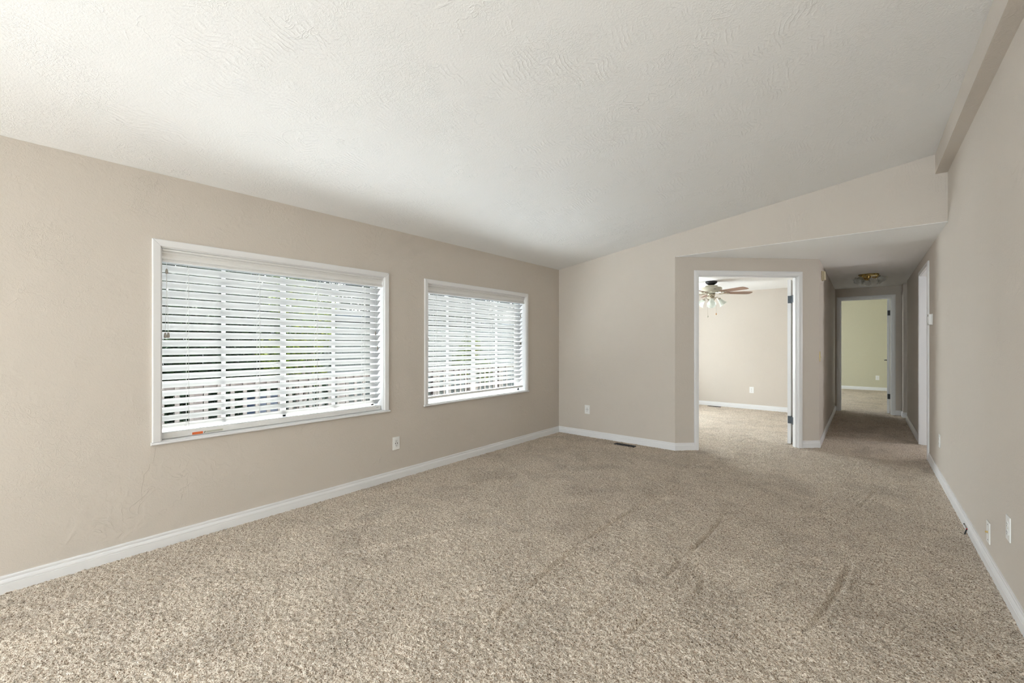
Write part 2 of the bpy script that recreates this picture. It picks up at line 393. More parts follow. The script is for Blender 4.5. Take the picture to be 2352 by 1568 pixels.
# ------------------------------------------------------------------ baseboards
BP = [(0, -.02), (.014, -.02), (.014, .044), (.0125, .0455), (.0125, .048), (.0142, .0495), (.0135, .056), (.0105, .064), (.0075, .068), (.0075, .071), (.0092, .073), (.0092, .081), (.007, .086), (0, .086)]
def base_run(pts, names, labels, start_cut=None, end_cut=None):
    """pts: plan polyline, room on the LEFT of travel; one object per segment, mitred"""
    P = [Vector(p) for p in pts]; n = len(P)
    nr = []
    for i in range(n-1):
        d = (P[i+1]-P[i]).normalized(); nr.append(Vector((-d.y, d.x)))
    off = []
    for i in range(n):
        if i == 0: off.append(nr[0])
        elif i == n-1: off.append(nr[-1])
        else:
            s = nr[i-1]+nr[i]; off.append(s/(1+nr[i-1].dot(nr[i])))
    for i in range(n-1):
        b = bm_(); A = []; B = []
        for t_, z in BP:
            a = P[i]+off[i]*t_; c = P[i+1]+off[i+1]*t_
            A.append(b.verts.new((a.x, a.y, z))); B.append(b.verts.new((c.x, c.y, z)))
        k = len(BP)
        for j in range(k): b.faces.new((A[j], A[(j+1) % k], B[(j+1) % k], B[j]))
        b.faces.new(A[::-1]); b.faces.new(B)
        sobj(names[i], b, 'trim', labels[i], 'baseboard')
dl = D(.238, 0); dr = D(1.556, 0)
base_run([(dl.x, dl.y), (CR.x, CR.y), (0, YF), (0, YB)], ['baseboard_diagonal_left', 'baseboard_far', 'baseboard_left'],
         ['short white baseboard left of the bedroom doorway', 'white baseboard along the far wall', 'white baseboard below the two windows'])
base_run([(2.907, YE), (XH, YE), (XH, DR.y), (dr.x, dr.y)], ['baseboard_hall_end_left', 'baseboard_hall_left', 'baseboard_diagonal_right'],
         ['scrap of baseboard left of the hallway end doorway', 'white baseboard down the left of the hallway', 'short white baseboard right of the bedroom doorway'])
base_run([(4.6, 9.64), (3.797, 9.64), (3.797, YE), (3.712, YE)], ['baseboard_hall_return', 'baseboard_hall_return_end', 'baseboard_hall_end_right'],
         ['baseboard on the short wall return', 'end of the baseboard on the wall return', 'baseboard right of the hallway end doorway'])
base_run([(W, 7.27), (W, 9.25), (4.5, 9.25)], ['baseboard_hall_right', 'baseboard_alcove'],
         ['white baseboard down the right of the hallway', 'baseboard round the alcove corner'])
base_run([(W, YB), (W, 6.245)], ['baseboard_right'], ['white baseboard along the right wall'])
base_run([(XH-.11, 9.05), (0, 9.05)], ['baseboard_bedroom'], ['white baseboard in the bedroom'])
base_run([(4.9, 14.75), (0, 14.75)], ['baseboard_green_room'], ['white baseboard on the pale green wall'])

# ------------------------------------------------------------------ windows
CASP = [(0, 0), (0, .010), (.004, .0135), (.038, .016), (.042, .014), (.042, 0)]   # (across from inner edge, proud)
def casing(b, inner, fn, prof, legs_to=None, sides='LTR'):
    """three-sided mitred casing. inner=(s0,s1,z0,z1); fn(s,z,proud)"""
    s0, s1, z0, z1 = inner; k = len(prof)
    path = [((s0, z0), (-1, 0)), ((s0, z1), (-1, 1)), ((s1, z1), (1, 1)), ((s1, z0), (1, 0))]
    rings = [[b.verts.new(fn(p[0]+o[0]*u, p[1]+o[1]*u, v)) for u, v in prof] for p, o in path]
    for A, B in zip(rings, rings[1:]):
        for j in range(k): b.faces.new((A[j], A[(j+1) % k], B[(j+1) % k], B[j]))
    b.faces.new(rings[0][::-1]); b.faces.new(rings[-1])
def window(name, y0, y1, z0, z1, label, detail=True):
    e = empty(name, (0, (y0+y1)/2, z0)); struct(e, label, 'window')
    fx = lambda s, z, v: Vector((v, s, z))
    if detail:
        b = bm_(); casing(b, (y0, y1, z0, z1), fx, CASP); obj('window_casing', b, 'trim', e)
    if detail:
        b = bm_()
        for ys, sg in ((y0, -1), (y1, 1)): tube(b, [(.0128, ys, z1), (.0158, ys+sg*.038, z1+.038), (.0142, ys+sg*.0418, z1+.0418)], .0005, 5)
        obj('mitre_seam', b, 'hinge', e)
    b = bm_()                                                     # reveal lining
    t_ = .006
    for q in ((y0, y0+t_, z0, z1), (y1-t_, y1, z0, z1), (y0, y1, z1-t_, z1), (y0, y1, z0-.004, z0+.002)):
        box(b, -.15, .001, q[0], q[1], q[2], q[3])
    obj('window_reveal', b, 'trim', e)
    if detail:
        b = bm_(); prism(b, [(-.10, z0-.002), (.012, z0-.002), (.020, z0-.005), (.022, z0-.011), (.018, z0-.017), (.0, z0-.019), (-.0, z0-.021), (-.1, z0-.021)],
                         y0-.048, y1+.055, lambda u, v, t: Vector((max(u, .0005) if not (y0 < t < y1) else u, t, v)))
        obj('window_sill', b, 'trim', e)
        b = bm_(); box(b, -.10, .002, y0+.001, y1-.001, z0-.006, z0-.0005); obj('window_sill', b, 'trim', e)
    b = bm_(); f = .028                                           # vinyl frame
    for q in ((y0, y0+.004, z0, z1), (y1-f, y1, z0, z1), (y0, y1, z0, z0+f), (y0, y1, z1-f, z1)): box(b, -.145, -.105, *q)
    obj('vinyl_frame', b, 'vinyl', e)
    ym = (y0+y1)/2
    for k, (a, c, x) in enumerate(((y0-.012, ym-.010, -.118), (ym-.038, y1-.028, -.134))):
        b = bm_(); g = .024
        for q in ((a, a+g, z0+.028, z1-.028), (c-g, c, z0+.028, z1-.028), (a, c, z0+.028, z0+.052), (a, c, z1-.052, z1-.028)): box(b, x-.007, x+.007, *q)
        sash = obj('sash', b, 'vinyl', e)
        b = bm_(); box(b, x-.002, x+.002, a+g, c-g, z0+.052, z1-.052); p = obj('glass_pane', b, 'glass', sash)
        b = bm_(); mid = y0+.3615 if k == 0 else y0+1.158
        if not detail: mid = (a+c)/2
        box(b, x-.006, x+.006, mid-.011, mid+.011, z0+.05, z1-.05); obj('muntin', b, 'vinyl', sash)
    return e
window('window_1', *W1, *WZ, 'white framed window on the left wall, the one nearer the viewer')
window('window_2', *W2, *WZ, 'white framed window on the left wall near the far corner')
window('added_window', -4.2, -2.3, *WZ, 'unseen window added behind the viewer for fill light', False)  # unseen opening added so fill light can enter
window('window_4', 6.2, 8.0, .7, 1.9, 'bedroom window', False)
window('window_5', 11.3, 13.3, .7, 1.9, 'green room window', False)
for k, (a, c) in enumerate(((-4.4, -2.1), (6.0, 8.2), (11.1, 13.5))):  # unseen boards added to keep direct sun out of these windows
    b = bm_(); box(b, -1.05, -.15, a, c, 1.98, 2.02); sobj('shade_board', b, 'vinyl', 'flat unseen board added to block sun at a window', 'shade board')
e = empty('added_glass_door', (1.9, YB, 0)); struct(e, 'unseen sliding glass door added behind the viewer for fill light', 'door')  # unseen door added to admit fill light from behind
for k, (a, c, y) in enumerate(((.93, 1.92, YB-.04), (1.88, 2.87, YB-.08))):
    b = bm_()
    for q in ((a, a+.05, 0.03, 2.0), (c-.05, c, .03, 2.0), (a, c, .03, .08), (a, c, 1.95, 2.0)): box(b, q[0], q[1], y-.015, y+.015, q[2], q[3])
    s_ = obj('sash', b, 'vinyl', e); b = bm_(); box(b, a+.05, c-.05, y-.003, y+.003, .08, 1.95); obj('glass_pane', b, 'glass', s_)
b = bm_()
for q in ((.9, .93, 0, 2.03), (2.87, 2.9, 0, 2.03), (.9, 2.9, 2.0, 2.03), (.9, 2.9, 0, .03)): box(b, q[0], q[1], YB-.11, YB-.005, q[2], q[3])
obj('door_frame', b, 'vinyl', e)

# ------------------------------------------------------------------ blinds
SLAT_W = .060; TILT = math.radians(42); PITCH = .0519
def slat_section():
    R_ = SLAT_W/2; sag = .0045; n = 8; top = []; bot = []
    for i in range(n+1):
        u = -R_ + 2*R_*i/n; h = sag*(1-(u/R_)**2); top.append((u, h+.0013)); bot.append((u, h-.0013))
    poly = top + bot[::-1]; c, s = math.cos(TILT), math.sin(TILT)
    return [(u*c - v*s, u*s + v*c) for u, v in poly]               # u>0 is the room side, raised
def blind(y0, y1, label, zfirst, nslat, rail, tassels, cords):
    xc = -.058
    e = thing('window_blind', label, 'blind', (xc, (y0+y1)/2, WZ[1]), 'white slatted blinds in the left wall windows')
    vp = [(-.016, 1.742), (-.010, 1.7425), (-.008, 1.748), (-.010, 1.7535), (-.0155, 1.7545), (-.0155, 1.7585), (-.0125, 1.760), (-.018, 1.766), (-.020, 1.776), (-.0165, 1.788), (-.009, 1.797), (-.009, 1.801), (-.0145, 1.8025), (-.0145, 1.8075), (-.005, 1.809), (-.003, 1.814), (-.003, 1.820), (-.008, 1.8215), (-.008, 1.829), (-.03, 1.829), (-.03, 1.742)]
    b = bm_(); prism(b, vp, y0+.008, y1-.010, lambda u, v, t: Vector((u, t, v))); obj('valance', b, 'valance', e)
    b = bm_(); box(b, -.090, -.028, y0+.01, y1-.012, 1.796, 1.826); obj('headrail', b, 'vinyl', e)
    sec = slat_section(); b = bm_(); ya, yb = y0+.008, y1-.014
    for k in range(nslat):
        z = zfirst - PITCH*k
        dz = rng.uniform(-.0006, .0006)
        prism(b, sec, ya, yb, lambda u, v, t: Vector((xc+u, t, z+v+dz)))
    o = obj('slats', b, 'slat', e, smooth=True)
    b = bm_(); z0, z1 = rail
    prism(b, [(xc-.026, z0+.004), (xc-.022, z0), (xc+.022, z0), (xc+.027, z0+.004), (xc+.027, z1-.006), (xc+.022, z1), (xc-.024, z1), (xc-.026, z1-.005)], ya, yb, lambda u, v, t: Vector((u, t, v)))
    br = obj('bottom_rail', b, 'valance', e, bev=.001)
    lc = [ya+.137+.4155*i for i in range(4)]
    b = bm_()
    for y in lc:
        for x in (xc+.028, xc-.028): tube(b, [(x, y, 1.775), (x, y, z1-.004)], .0008, 5)
        tube(b, [(xc+.002, y+.006, 1.775), (xc+.002, y+.006, z1-.004)], .0008, 5)
        for k in range(nslat):
            zz = zfirst-PITCH*k-.004
            tube(b, [(xc-.028, y, zz-.014), (xc+.028, y, zz+.013)], .0006, 4)
    obj('ladder_cord', b, 'cord', e)
    for y in [lc[0], lc[1], lc[2], lc[3]]:
        b = bm_(); lathe(b, [(.001, -.003), (.006, -.003), (.006, 0), (.001, .001)], Matrix.Translation((xc+.027, y, z0+.012)) @ Matrix.Rotation(PI/2, 4, 'Y'), 12); obj('cord_button', b, 'vinyl', br)
    for y, ztop in cords:
        pass
    for pts, zt in tassels:
        b = bm_(); tube(b, pts, .0009, 5); c_ = obj('pull_cord', b, 'cord', e)
        p = pts[-1]; b = bm_()
        lathe(b, [(.0015, .002), (.0045, 0), (.0062, -.009), (.0078, -.020), (.0070, -.027), (.0045, -.030), (.002, -.030)], Matrix.Translation(p), 14)
        obj('tassel', b, 'tassel', c_, smooth=True)
    return e, br
xf = -.020
W1T = [([(xf-.004, .643, 1.765), (xf, .643, 1.70)], 0),
       ([(xf, .643, 1.67), (xf, .641, 1.55), (xf, .636, 1.305)], 0), ([(xf, .643, 1.67), (xf, .646, 1.55), (xf, .651, 1.305)], 0),
       ([(xf-.004, 2.098, 1.765), (xf-.004, 2.098, 1.345)], 0), ([(xf-.004, 2.116, 1.765), (xf-.004, 2.118, 1.215)], 0)]
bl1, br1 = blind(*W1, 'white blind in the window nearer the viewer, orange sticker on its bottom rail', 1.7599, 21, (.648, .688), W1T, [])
y2 = W2[0]-W1[0]
W2T = [([(xf-.004, .636+y2, 1.765), (xf-.004, .636+y2, 1.30)], 0), ([(xf-.004, 4.150, 1.765), (xf-.004, 4.150, 1.60)], 0),
       ([(xf-.004, 4.150, 1.57), (xf-.004, 4.147, 1.255)], 0), ([(xf-.004, 4.151, 1.57), (xf-.004, 4.160, 1.255)], 0)]
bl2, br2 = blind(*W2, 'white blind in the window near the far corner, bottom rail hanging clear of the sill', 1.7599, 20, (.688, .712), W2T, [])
# stickers on the first bottom rail
xr = -.058+.0274
b = bm_(); box(b, xr-.001, xr+.0004, .775, .832, .653, .668); o = obj('sticker', b, 'orange', br1); o['label'] = 'orange warning sticker'
b = bm_()
for k in range(5): box(b, xr+.0003, xr+.0006, .779+.010*k, .785+.010*k, .658, .6625)
obj('sticker_print', b, 'amber', o)
b = bm_(); box(b, xr-.001, xr+.0004, .837, .945, .655, .668); o = obj('sticker', b, 'paper', br1); o['label'] = 'pale sticker strip with fine print'
b = bm_()
for k in range(16): box(b, xr+.0003, xr+.0006, .855+.0054*k, .8585+.0054*k, .658, .6595); box(b, xr+.0003, xr+.0006, .855+.0054*k, .858+.0054*k, .6625, .664)
box(b, xr+.0003, xr+.0006, .839, .843, .656, .663); box(b, xr+.0003, xr+.0006, .845, .848, .661, .667)
obj('sticker_print', b, 'ink', o)
b = bm_()
for k in range(4): box(b, xr-.0003, xr+.0003, 2.112+.006*k, 2.1165+.006*k, .673, .6755)
obj('rail_print', b, 'ink', br1)

# ------------------------------------------------------------------ doors
DCP = [(0, 0), (0, .012), (.006, .016), (.030, .018), (.048, .014), (.052, .011), (.052, 0)]
def hinge(parent, mx, z0, z1, leafw=.034):
    b = bm_(); box(b, -.002, .0015, 0, leafw, z0, z1, mx); box(b, -.0015, .0015, -leafw*.8, 0, z0, z1, mx)
    tube(b, [mx @ Vector((-.004, 0, z0)), mx @ Vector((-.004, 0, z1))], .0055, 10)
    h = obj('hinge', b, 'hinge', parent)
    b = bm_()
    for (u, zz) in ((leafw*.6, z0+.012), (leafw*.6, z1-.012), (leafw*.85, (z0+z1)/2)):
        lathe(b, [(.0005, 0), (.0035, .0), (.003, .001), (.0005, .0012)], mx @ Matrix.Translation((-.002, u, zz)) @ Matrix.Rotation(-PI/2, 4, 'Y'), 8)
    obj('screw', b, 'slot', h)
def box2(b, fn, s0, s1, z0, z1, d0, d1):
    vs = [b.verts.new(fn(s, z, d)) for s, z, d in ((s0,z0,d0),(s1,z0,d0),(s1,z1,d0),(s0,z1,d0),(s0,z0,d1),(s1,z0,d1),(s1,z1,d1),(s0,z1,d1))]
    for f in ((0,3,2,1),(4,5,6,7),(0,1,5,4),(1,2,6,5),(2,3,7,6),(3,0,4,7)): b.faces.new([vs[i] for i in f])
def door_frame(e, fn, s0, s1, ztop, th, stop=None):
    """casing on the near side, jamb lining and stop; fn(s,z,d) with d<0 toward the viewer side"""
    b = bm_(); casing(b, (s0, s1, 0.0, ztop), lambda s, z, v: fn(s, z, -v), DCP); obj('door_casing', b, 'trim', e)
    b = bm_(); casing(b, (s0-.006, s1+.006, 0.0, ztop+.006), lambda s, z, v: fn(s, z, th+v), DCP); obj('door_casing', b, 'trim', e)
    b = bm_(); j = .018
    box2(b, fn, s0-j, s0+.004, 0, ztop+j, -.001, th+.001); box2(b, fn, s1-.004, s1+j, 0, ztop+j, -.001, th+.001); box2(b, fn, s0, s1, ztop-.004, ztop+j, -.001, th+.001)
    st = stop if stop is not None else th*.45
    box2(b, fn, s0, s0+.014, 0, ztop-.004, st, st+.035); box2(b, fn, s1-.014, s1, 0, ztop-.004, st, st+.035); box2(b, fn, s0, s1, ztop-.015, ztop-.004, st, st+.035)
    obj('door_jamb', b, 'trim', e)
def slab_door(e, mx, w_, h, th=.035, name='door_leaf'):
    """six-panel style leaf in local coords: x thickness, y width, z height"""
    b = bm_(); box(b, 0, th, 0, w_, .012, h, mx); lf = obj(name, b, 'trim', e, bev=.0015)
    b = bm_(); m_ = .09
    for (a0, a1) in ((.16, .78), (.90, h-.12)):
        for x in (-.002, th): 
            box(b, x, x+.002, m_, w_-m_, a0, a1, mx)
    obj('door_panel', b, 'trim', lf, bev=.001); return lf
# bedroom doorway in the diagonal wall
p = D(.9, 0); e = empty('door_1', (p.x, p.y, 0)); struct(e, 'white framed bedroom doorway in the diagonal wall with its leaf folded open', 'door')
door_frame(e, D, .281, 1.505, 2.040, .078, .022)
mx = Matrix.Translation((2.568, 6.168, 0)) @ Matrix.Rotation(math.radians(-1.0), 4, 'Z')
lf = slab_door(e, mx, .60, 2.025, .037)
# hinge leaves: on the leaf's edge and on the jamb
for z0, z1 in ((1.735, 1.825), (.262, .352)):
    b = bm_(); box(b, 2.572, 2.606, 6.1655, 6.1685, z0, z1)
    tube(b, [(2.611, 6.158, z0-.003), (2.611, 6.158, z1+.003)], .006, 10)
    a = D(1.5005, 0, .079); c = D(1.5005, 0, .050)
    for q0, q1 in (((2.606, 6.166), (a.x, a.y)), ((a.x, a.y), (c.x, c.y))):
        u = Vector(q1)-Vector(q0); nn = Vector((-u.y, u.x)).normalized()*.0012
        vs = []
        for z in (z0, z1): vs += [b.verts.new((q0[0]+nn.x, q0[1]+nn.y, z)), b.verts.new((q1[0]+nn.x, q1[1]+nn.y, z)), b.verts.new((q1[0]-nn.x, q1[1]-nn.y, z)), b.verts.new((q0[0]-nn.x, q0[1]-nn.y, z))]
        for f in ((0,3,2,1),(4,5,6,7),(0,1,5,4),(1,2,6,5),(2,3,7,6),(3,0,4,7)): b.faces.new([vs[i] for i in f])
    h = obj('hinge', b, 'hinge', lf)
    b = bm_()
    for x, z in ((2.584, z0+.010), (2.578, (z0+z1)/2), (2.584, z1-.010)): box(b, x-.003, x+.003, 6.1648, 6.1656, z-.003, z+.003)
    obj('screw', b, 'slot', h)
# hallway end doorway
F3 = lambda s, z, d: Vector((s, YE+d, z))
e = empty('door_2', (3.3, YE, 0)); struct(e, 'doorway at the hallway end opening on the pale green room', 'door')
door_frame(e, F3, 2.957, 3.662, 2.040, .10)
mx = Matrix.Translation((3.607, 9.985, 0)) @ Matrix.Rotation(math.radians(-2.5), 4, 'Z')
lf = slab_door(e, mx, .68, 2.025, .035)
for z0, z1 in ((1.735, 1.825), (.262, .352)):
    b = bm_(); box(b, 3.612, 3.645, 9.9815, 9.985, z0, z1); tube(b, [(3.650, 9.978, z0), (3.650, 9.978, z1)], .006, 10)
    box(b, 3.645, 3.659, 9.955, 9.984, z0, z1); obj('hinge', b, 'black', lf)
b = bm_(); hx = mx @ Vector((0, .62, .93))
lathe(b, [(.026, 0), (.026, .006), (.010, .010), (.010, .035)], Matrix.Translation(hx) @ Matrix.Rotation(-PI/2, 4, 'Y'), 18)
tube(b, [hx+Vector((-.038, 0, 0)), hx+Vector((-.044, -.02, .001)), hx+Vector((-.044, -.10, -.004))], [.010, .009, .006], 10)
obj('door_handle', b, 'black', lf, smooth=True)
# doorway in the right wall
F4 = lambda s, z, d: Vector((W+d, s, z))
e = empty('door_3', (W, 6.75, 0)); struct(e, 'white framed doorway in the right wall seen edge on', 'door')
door_frame(e, F4, 6.318, 7.197, 2.067, .11, .065)
b = bm_()
box(b, W+.10, 5.75, 5.3, 5.4, -.1, HC+.02); box(b, W+.10, 5.75, 8.0, 8.1, -.1, HC+.02); box(b, W+.10, 5.75, 5.3, 8.1, HC+.005, HC+.1)
panel(b, (5.3, 8.1), (-.1, HC+.02), [(7.3, 7.9, .8, 2.0)], lambda s, z, d: Vector((5.65+d, s, z)), .1)
sobj('wall_bathroom', b, 'wall', 'walls of the small lit room behind the right hand doorway', 'wall')
shade_bm = bm_(); box(shade_bm, 5.75, 6.8, 7.0, 8.2, 2.05, 2.09); sobj('shade_board', shade_bm, 'vinyl', 'unseen shade board added over the small room window', 'shade board')  # unseen board added above the small room opening
b = bm_(); mx = Matrix.Translation((W+.115, 6.31, 0)) @ Matrix.Rotation(math.radians(-80), 4, 'Z')
lf = slab_door(e, mx, .86, 2.03, .035)

# ------------------------------------------------------------------ outlets and plates
def outlet(loc, rotz, label, kind='decora', h=.117, w_=.074, cat='outlet'):
    """local: x = out of wall, y across, z up; origin at plate centre on the wall"""
    e = thing('power_outlet' if kind != 'blank' else 'wall_plate', label, cat, loc); e.rotation_euler = (0, 0, rotz); e['_local'] = 1
    b = bm_(); box(b, 0, .005, -w_/2, w_/2, -h/2, h/2); obj('cover_plate', b, 'plate', e, bev=.0022)
    if kind == 'decora':
        b = bm_(); box(b, .004, .0066, -.0165, .0165, -.033, .033); f = obj('receptacle', b, 'plate', e, bev=.001)
        for s in (1, -1):
            cz = .019*s
            for q in ((-.0078, -.0052, cz-.002, cz+.006), (.0050, .0076, cz-.001, cz+.006)):
                b = bm_(); box(b, .0062, .0070, *q); obj('socket_slot', b, 'slot', f)
            b = bm_(); lathe(b, [(.0001, 0), (.0026, 0), (.0026, .0008), (.0001, .0008)], Matrix.Translation((.0062, 0, cz-.007)) @ Matrix.Rotation(PI/2, 4, 'Y'), 10); obj('ground_hole', b, 'slot', f)
        for q in ((-.0125, -.0068), (.0068, .0125)):
            b = bm_(); box(b, .0062, .0078, *q, -.0058, .0058); obj('test_button', b, 'slot', f)
    elif kind == 'duplex':
        for s in (1, -1):
            cz = .0195*s
            b = bm_(); lathe(b, [(.0001, .004), (.0172, .004), (.0172, .0066), (.0165, .0072), (.0001, .0072)], Matrix.Translation((0, 0, cz)) @ Matrix.Rotation(PI/2, 4, 'Y') @ Matrix.Diagonal((.85, 1, 1, 1)), 24)
            f = obj('receptacle', b, 'plate', e)
            for q in ((-.0078, -.0054, cz-.002, cz+.006), (.0052, .0076, cz-.001, cz+.006), (-.0022, .0022, cz-.0095, cz-.005)):
                b = bm_(); box(b, .0070, .0076, *q); obj('socket_slot', b, 'slot', f)
        b = bm_(); lathe(b, [(.0001, .005), (.003, .005), (.0028, .0062), (.0001, .0064)], Matrix.Rotation(PI/2, 4, 'Y'), 12); obj('screw', b, 'nickel', e)
    return e
outlet((0, 2.295, .329), 0, 'white power outlet under the gap between the two windows')
outlet((.4525, YF, .360), -PI/2, 'white power outlet on the far wall left of the floor register')
outlet((1.660, 9.05, .362), -PI/2, 'white power outlet on the bedroom wall, seen through the doorway', 'duplex')
outlet((3.568, 14.75, .335), -PI/2, 'small white power outlet on the pale green wall', 'duplex')
outlet((W, 3.068, .358), PI, 'white duplex outlet on the right wall, nearest the viewer', 'duplex')
outlet((W, 5.452, .352), PI, 'white power outlet on the right wall near the doorway frame', 'duplex')
e = outlet((W, 3.488, .196), PI, 'white cable plate low on the right wall with a brass coaxial jack', 'blank', cat='cable plate')
b = bm_(); lathe(b, [(.0001, .004), (.0065, .004), (.0065, .007), (.0048, .007), (.0048, .015), (.0015, .015), (.0001, .013)], Matrix.Rotation(PI/2, 4, 'Y'), 12); obj('coaxial_jack', b, 'brass', e)
for s in (1, -1):
    b = bm_(); lathe(b, [(.0001, .0048), (.003, .0048), (.003, .006), (.0001, .0062)], Matrix.Translation((0, 0, .042*s)) @ Matrix.Rotation(PI/2, 4, 'Y'), 10); obj('screw', b, 'hinge', e)

# cable stub sticking up between carpet and baseboard
e = thing('cable_stub', 'black cable stub with a red band poking up at the right baseboard', 'cable', (W-.03, 4.0, 0))
def cs(dy, x, z): return (W-.026+x, 4.012+dy, z)
b = bm_(); tube(b, [cs(-.020, -.004, .0), cs(-.010, .002, .016), cs(.000, .008, .030)], .0036, 8); obj('black_sheath', b, 'rubber', e, smooth=True)
b = bm_(); tube(b, [cs(.000, .008, .030), cs(.003, .0085, .034)], .0042, 8); obj('red_band', b, 'red', e)
b = bm_(); tube(b, [cs(.003, .0085, .034), cs(.014, .006, .043), cs(.026, .002, .051)], .0040, 8); obj('bare_end', b, 'copper', e, smooth=True)
b = bm_(); tube(b, [cs(.026, .002, .051), cs(.033, .000, .054)], .0043, 8); obj('black_tip', b, 'rubber', e)
for pts in ([cs(0, .008, .030), cs(-.012, .014, .036), cs(-.026, .020, .046)], [cs(-.006, .004, .022), cs(-.018, .014, .018), cs(-.014, .018, .028)]):
    b = bm_(); tube(b, pts, .0006, 5); obj('loose_strand', b, 'copper', e)

# thermostat on the right wall
e = thing('thermostat', 'small white thermostat on the right wall beside the doorway frame', 'thermostat', (W, 6.04, 1.48)); e['_local'] = 1; e.rotation_euler = (0, 0, PI)
b = bm_(); box(b, 0, .007, -.062, .062, -.052, .060); obj('base_plate', b, 'plate', e, bev=.002)
b = bm_(); box(b, .006, .030, -.055, .055, -.050, .058); obj('housing', b, 'plate', e, bev=.005)
b = bm_(); box(b, .029, .036, -.032, .034, -.030, .034); obj('dial_cover', b, 'plate', e, bev=.003)
# chime on the hall wall
e = thing('door_chime', 'cream door chime box high on the left hallway wall', 'door chime', (XH, 6.58, 2.09)); e['_local'] = 1
b = bm_(); box(b, 0, .018, -.055, .055, -.058, .058); obj('base', b, 'cream', e, bev=.004)
b = bm_(); box(b, .018, .042, -.045, .045, -.052, .052); obj('cover', b, 'cream', e, bev=.008)
# brass switch on hall wall just round the corner
e = thing('light_switch', 'brass toggle light switch plate on the hallway corner', 'light switch', (XH, 6.30, 1.085)); e['_local'] = 1
b = bm_(); box(b, 0, .005, -.037, .037, -.06, .06); obj('cover_plate', b, 'brass', e, bev=.002)
b = bm_(); box(b, .004, .020, -.004, .004, -.016, -.004); obj('toggle', b, 'cream', e, bev=.001)

# ------------------------------------------------------------------ floor registers
def register(x0, x1, y0, y1, z, label):
    e = thing('floor_register', label, 'floor vent', ((x0+x1)/2, (y0+y1)/2, 0), 'floor registers sunk in the carpet')
    b = bm_()
    for q in ((x0, x1, y0, y0+.010), (x0, x1, y1-.010, y1), (x0, x0+.012, y0, y1), (x1-.012, x1, y0, y1)): box(b, q[0], q[1], q[2], q[3], z-.006, z)
    obj('rim', b, 'bronze', e)
    b = bm_(); box(b, x0, x1, y0, y1, z-.011, z-.008); obj('backing', b, 'slot', e)
    b = bm_(); n = int((x1-x0)/.012)
    for k in range(1, n): box(b, x0+k*(x1-x0)/n-.0012, x0+k*(x1-x0)/n+.0012, y0, y1, z-.007, z-.001)
    obj('fins', b, 'bronze', e)
register(.925, 1.185, 4.800, 4.868, .0095, 'dark floor register sunk in the carpet along the far wall')
register(.915, 1.150, 8.885, 8.955, .0105, 'dark floor register in the bedroom carpet, seen through the doorway')

# ------------------------------------------------------------------ ceiling fan in the bedroom
FX, FY = 1.394, 7.326
fan = thing('ceiling_fan', 'five-blade ceiling fan with a frosted light kit hanging in the bedroom', 'ceiling fan', (FX, FY, HC))
TF = Matrix.Translation((FX, FY, 0))
b = bm_(); lathe(b, [(.03, HC), (.088, HC), (.090, HC-.016), (.080, HC-.034), (.055, HC-.052), (.034, HC-.066), (.034, HC-.076)], TF, 32); obj('canopy', b, 'bronze', fan, smooth=True)
b = bm_(); lathe(b, [(.02, 2.178), (.088, 2.176), (.092, 2.168), (.092, 2.150), (.148, 2.144), (.156, 2.134), (.156, 2.075), (.148, 2.062), (.10, 2.052), (.04, 2.050)], TF, 40); mh = obj('motor_housing', b, 'antique', fan, smooth=True)
b = bm_()
for k in range(5):
    a = math.radians(-62 + 3.2*k); q = Matrix.Translation((FX, FY, 0)) @ Matrix.Rotation(a, 4, 'Z'); box(b, .1555, .1568, -.003, .003, 2.100, 2.108+.006*(k % 2), q)
obj('nameplate_script', b, 'ink', mh)
for k in range(5):
    a = math.radians(42+72*k); q = TF @ Matrix.Rotation(a, 4, 'Z')
    b = bm_()
    q2 = q @ Matrix.Translation((0, 0, 2.062)) @ Matrix.Rotation(math.radians(-10), 4, 'X')
    pts = [(.20, -.045), (.24, -.057), (.60, -.068), (.645, -.060), (.66, -.03), (.66, .03), (.645, .060), (.60, .068), (.24, .057), (.20, .045)]
    prism(b, pts, -.003, .003, lambda u, v, t: q2 @ Vector((u, v, t))); bd = obj('blade', b, 'blade', fan, bev=.001)
    b = bm_(); q3 = q @ Matrix.Translation((0, 0, 2.055))
    tube(b, [q3 @ Vector((.09, 0, 0)), q3 @ Vector((.15, 0, -.012)), q3 @ Vector((.20, 0, -.004))], .009, 8)
    tube(b, [q3 @ Vector((.18, -.034, 0)), q3 @ Vector((.26, -.030, 0)), q3 @ Vector((.30, 0, 0)), q3 @ Vector((.26, .030, 0)), q3 @ Vector((.18, .034, 0))], .005, 6)
    for u, v in ((.26, 0), (.22, -.028), (.22, .028)): lathe(b, [(.001, -.010), (.007, -.008), (.007, 0), (.001, .002)], q3 @ Matrix.Translation((u, v, 0)), 8)
    obj('blade_bracket', b, 'nickel', bd, smooth=True)
b = bm_(); lathe(b, [(.03, 2.052), (.055, 2.045), (.060, 2.02), (.045, 2.0), (.060, 1.985), (.066, 1.965), (.050, 1.940), (.020, 1.928), (.004, 1.922)], TF, 28); kit = obj('light_fitting', b, 'nickel', fan, smooth=True)
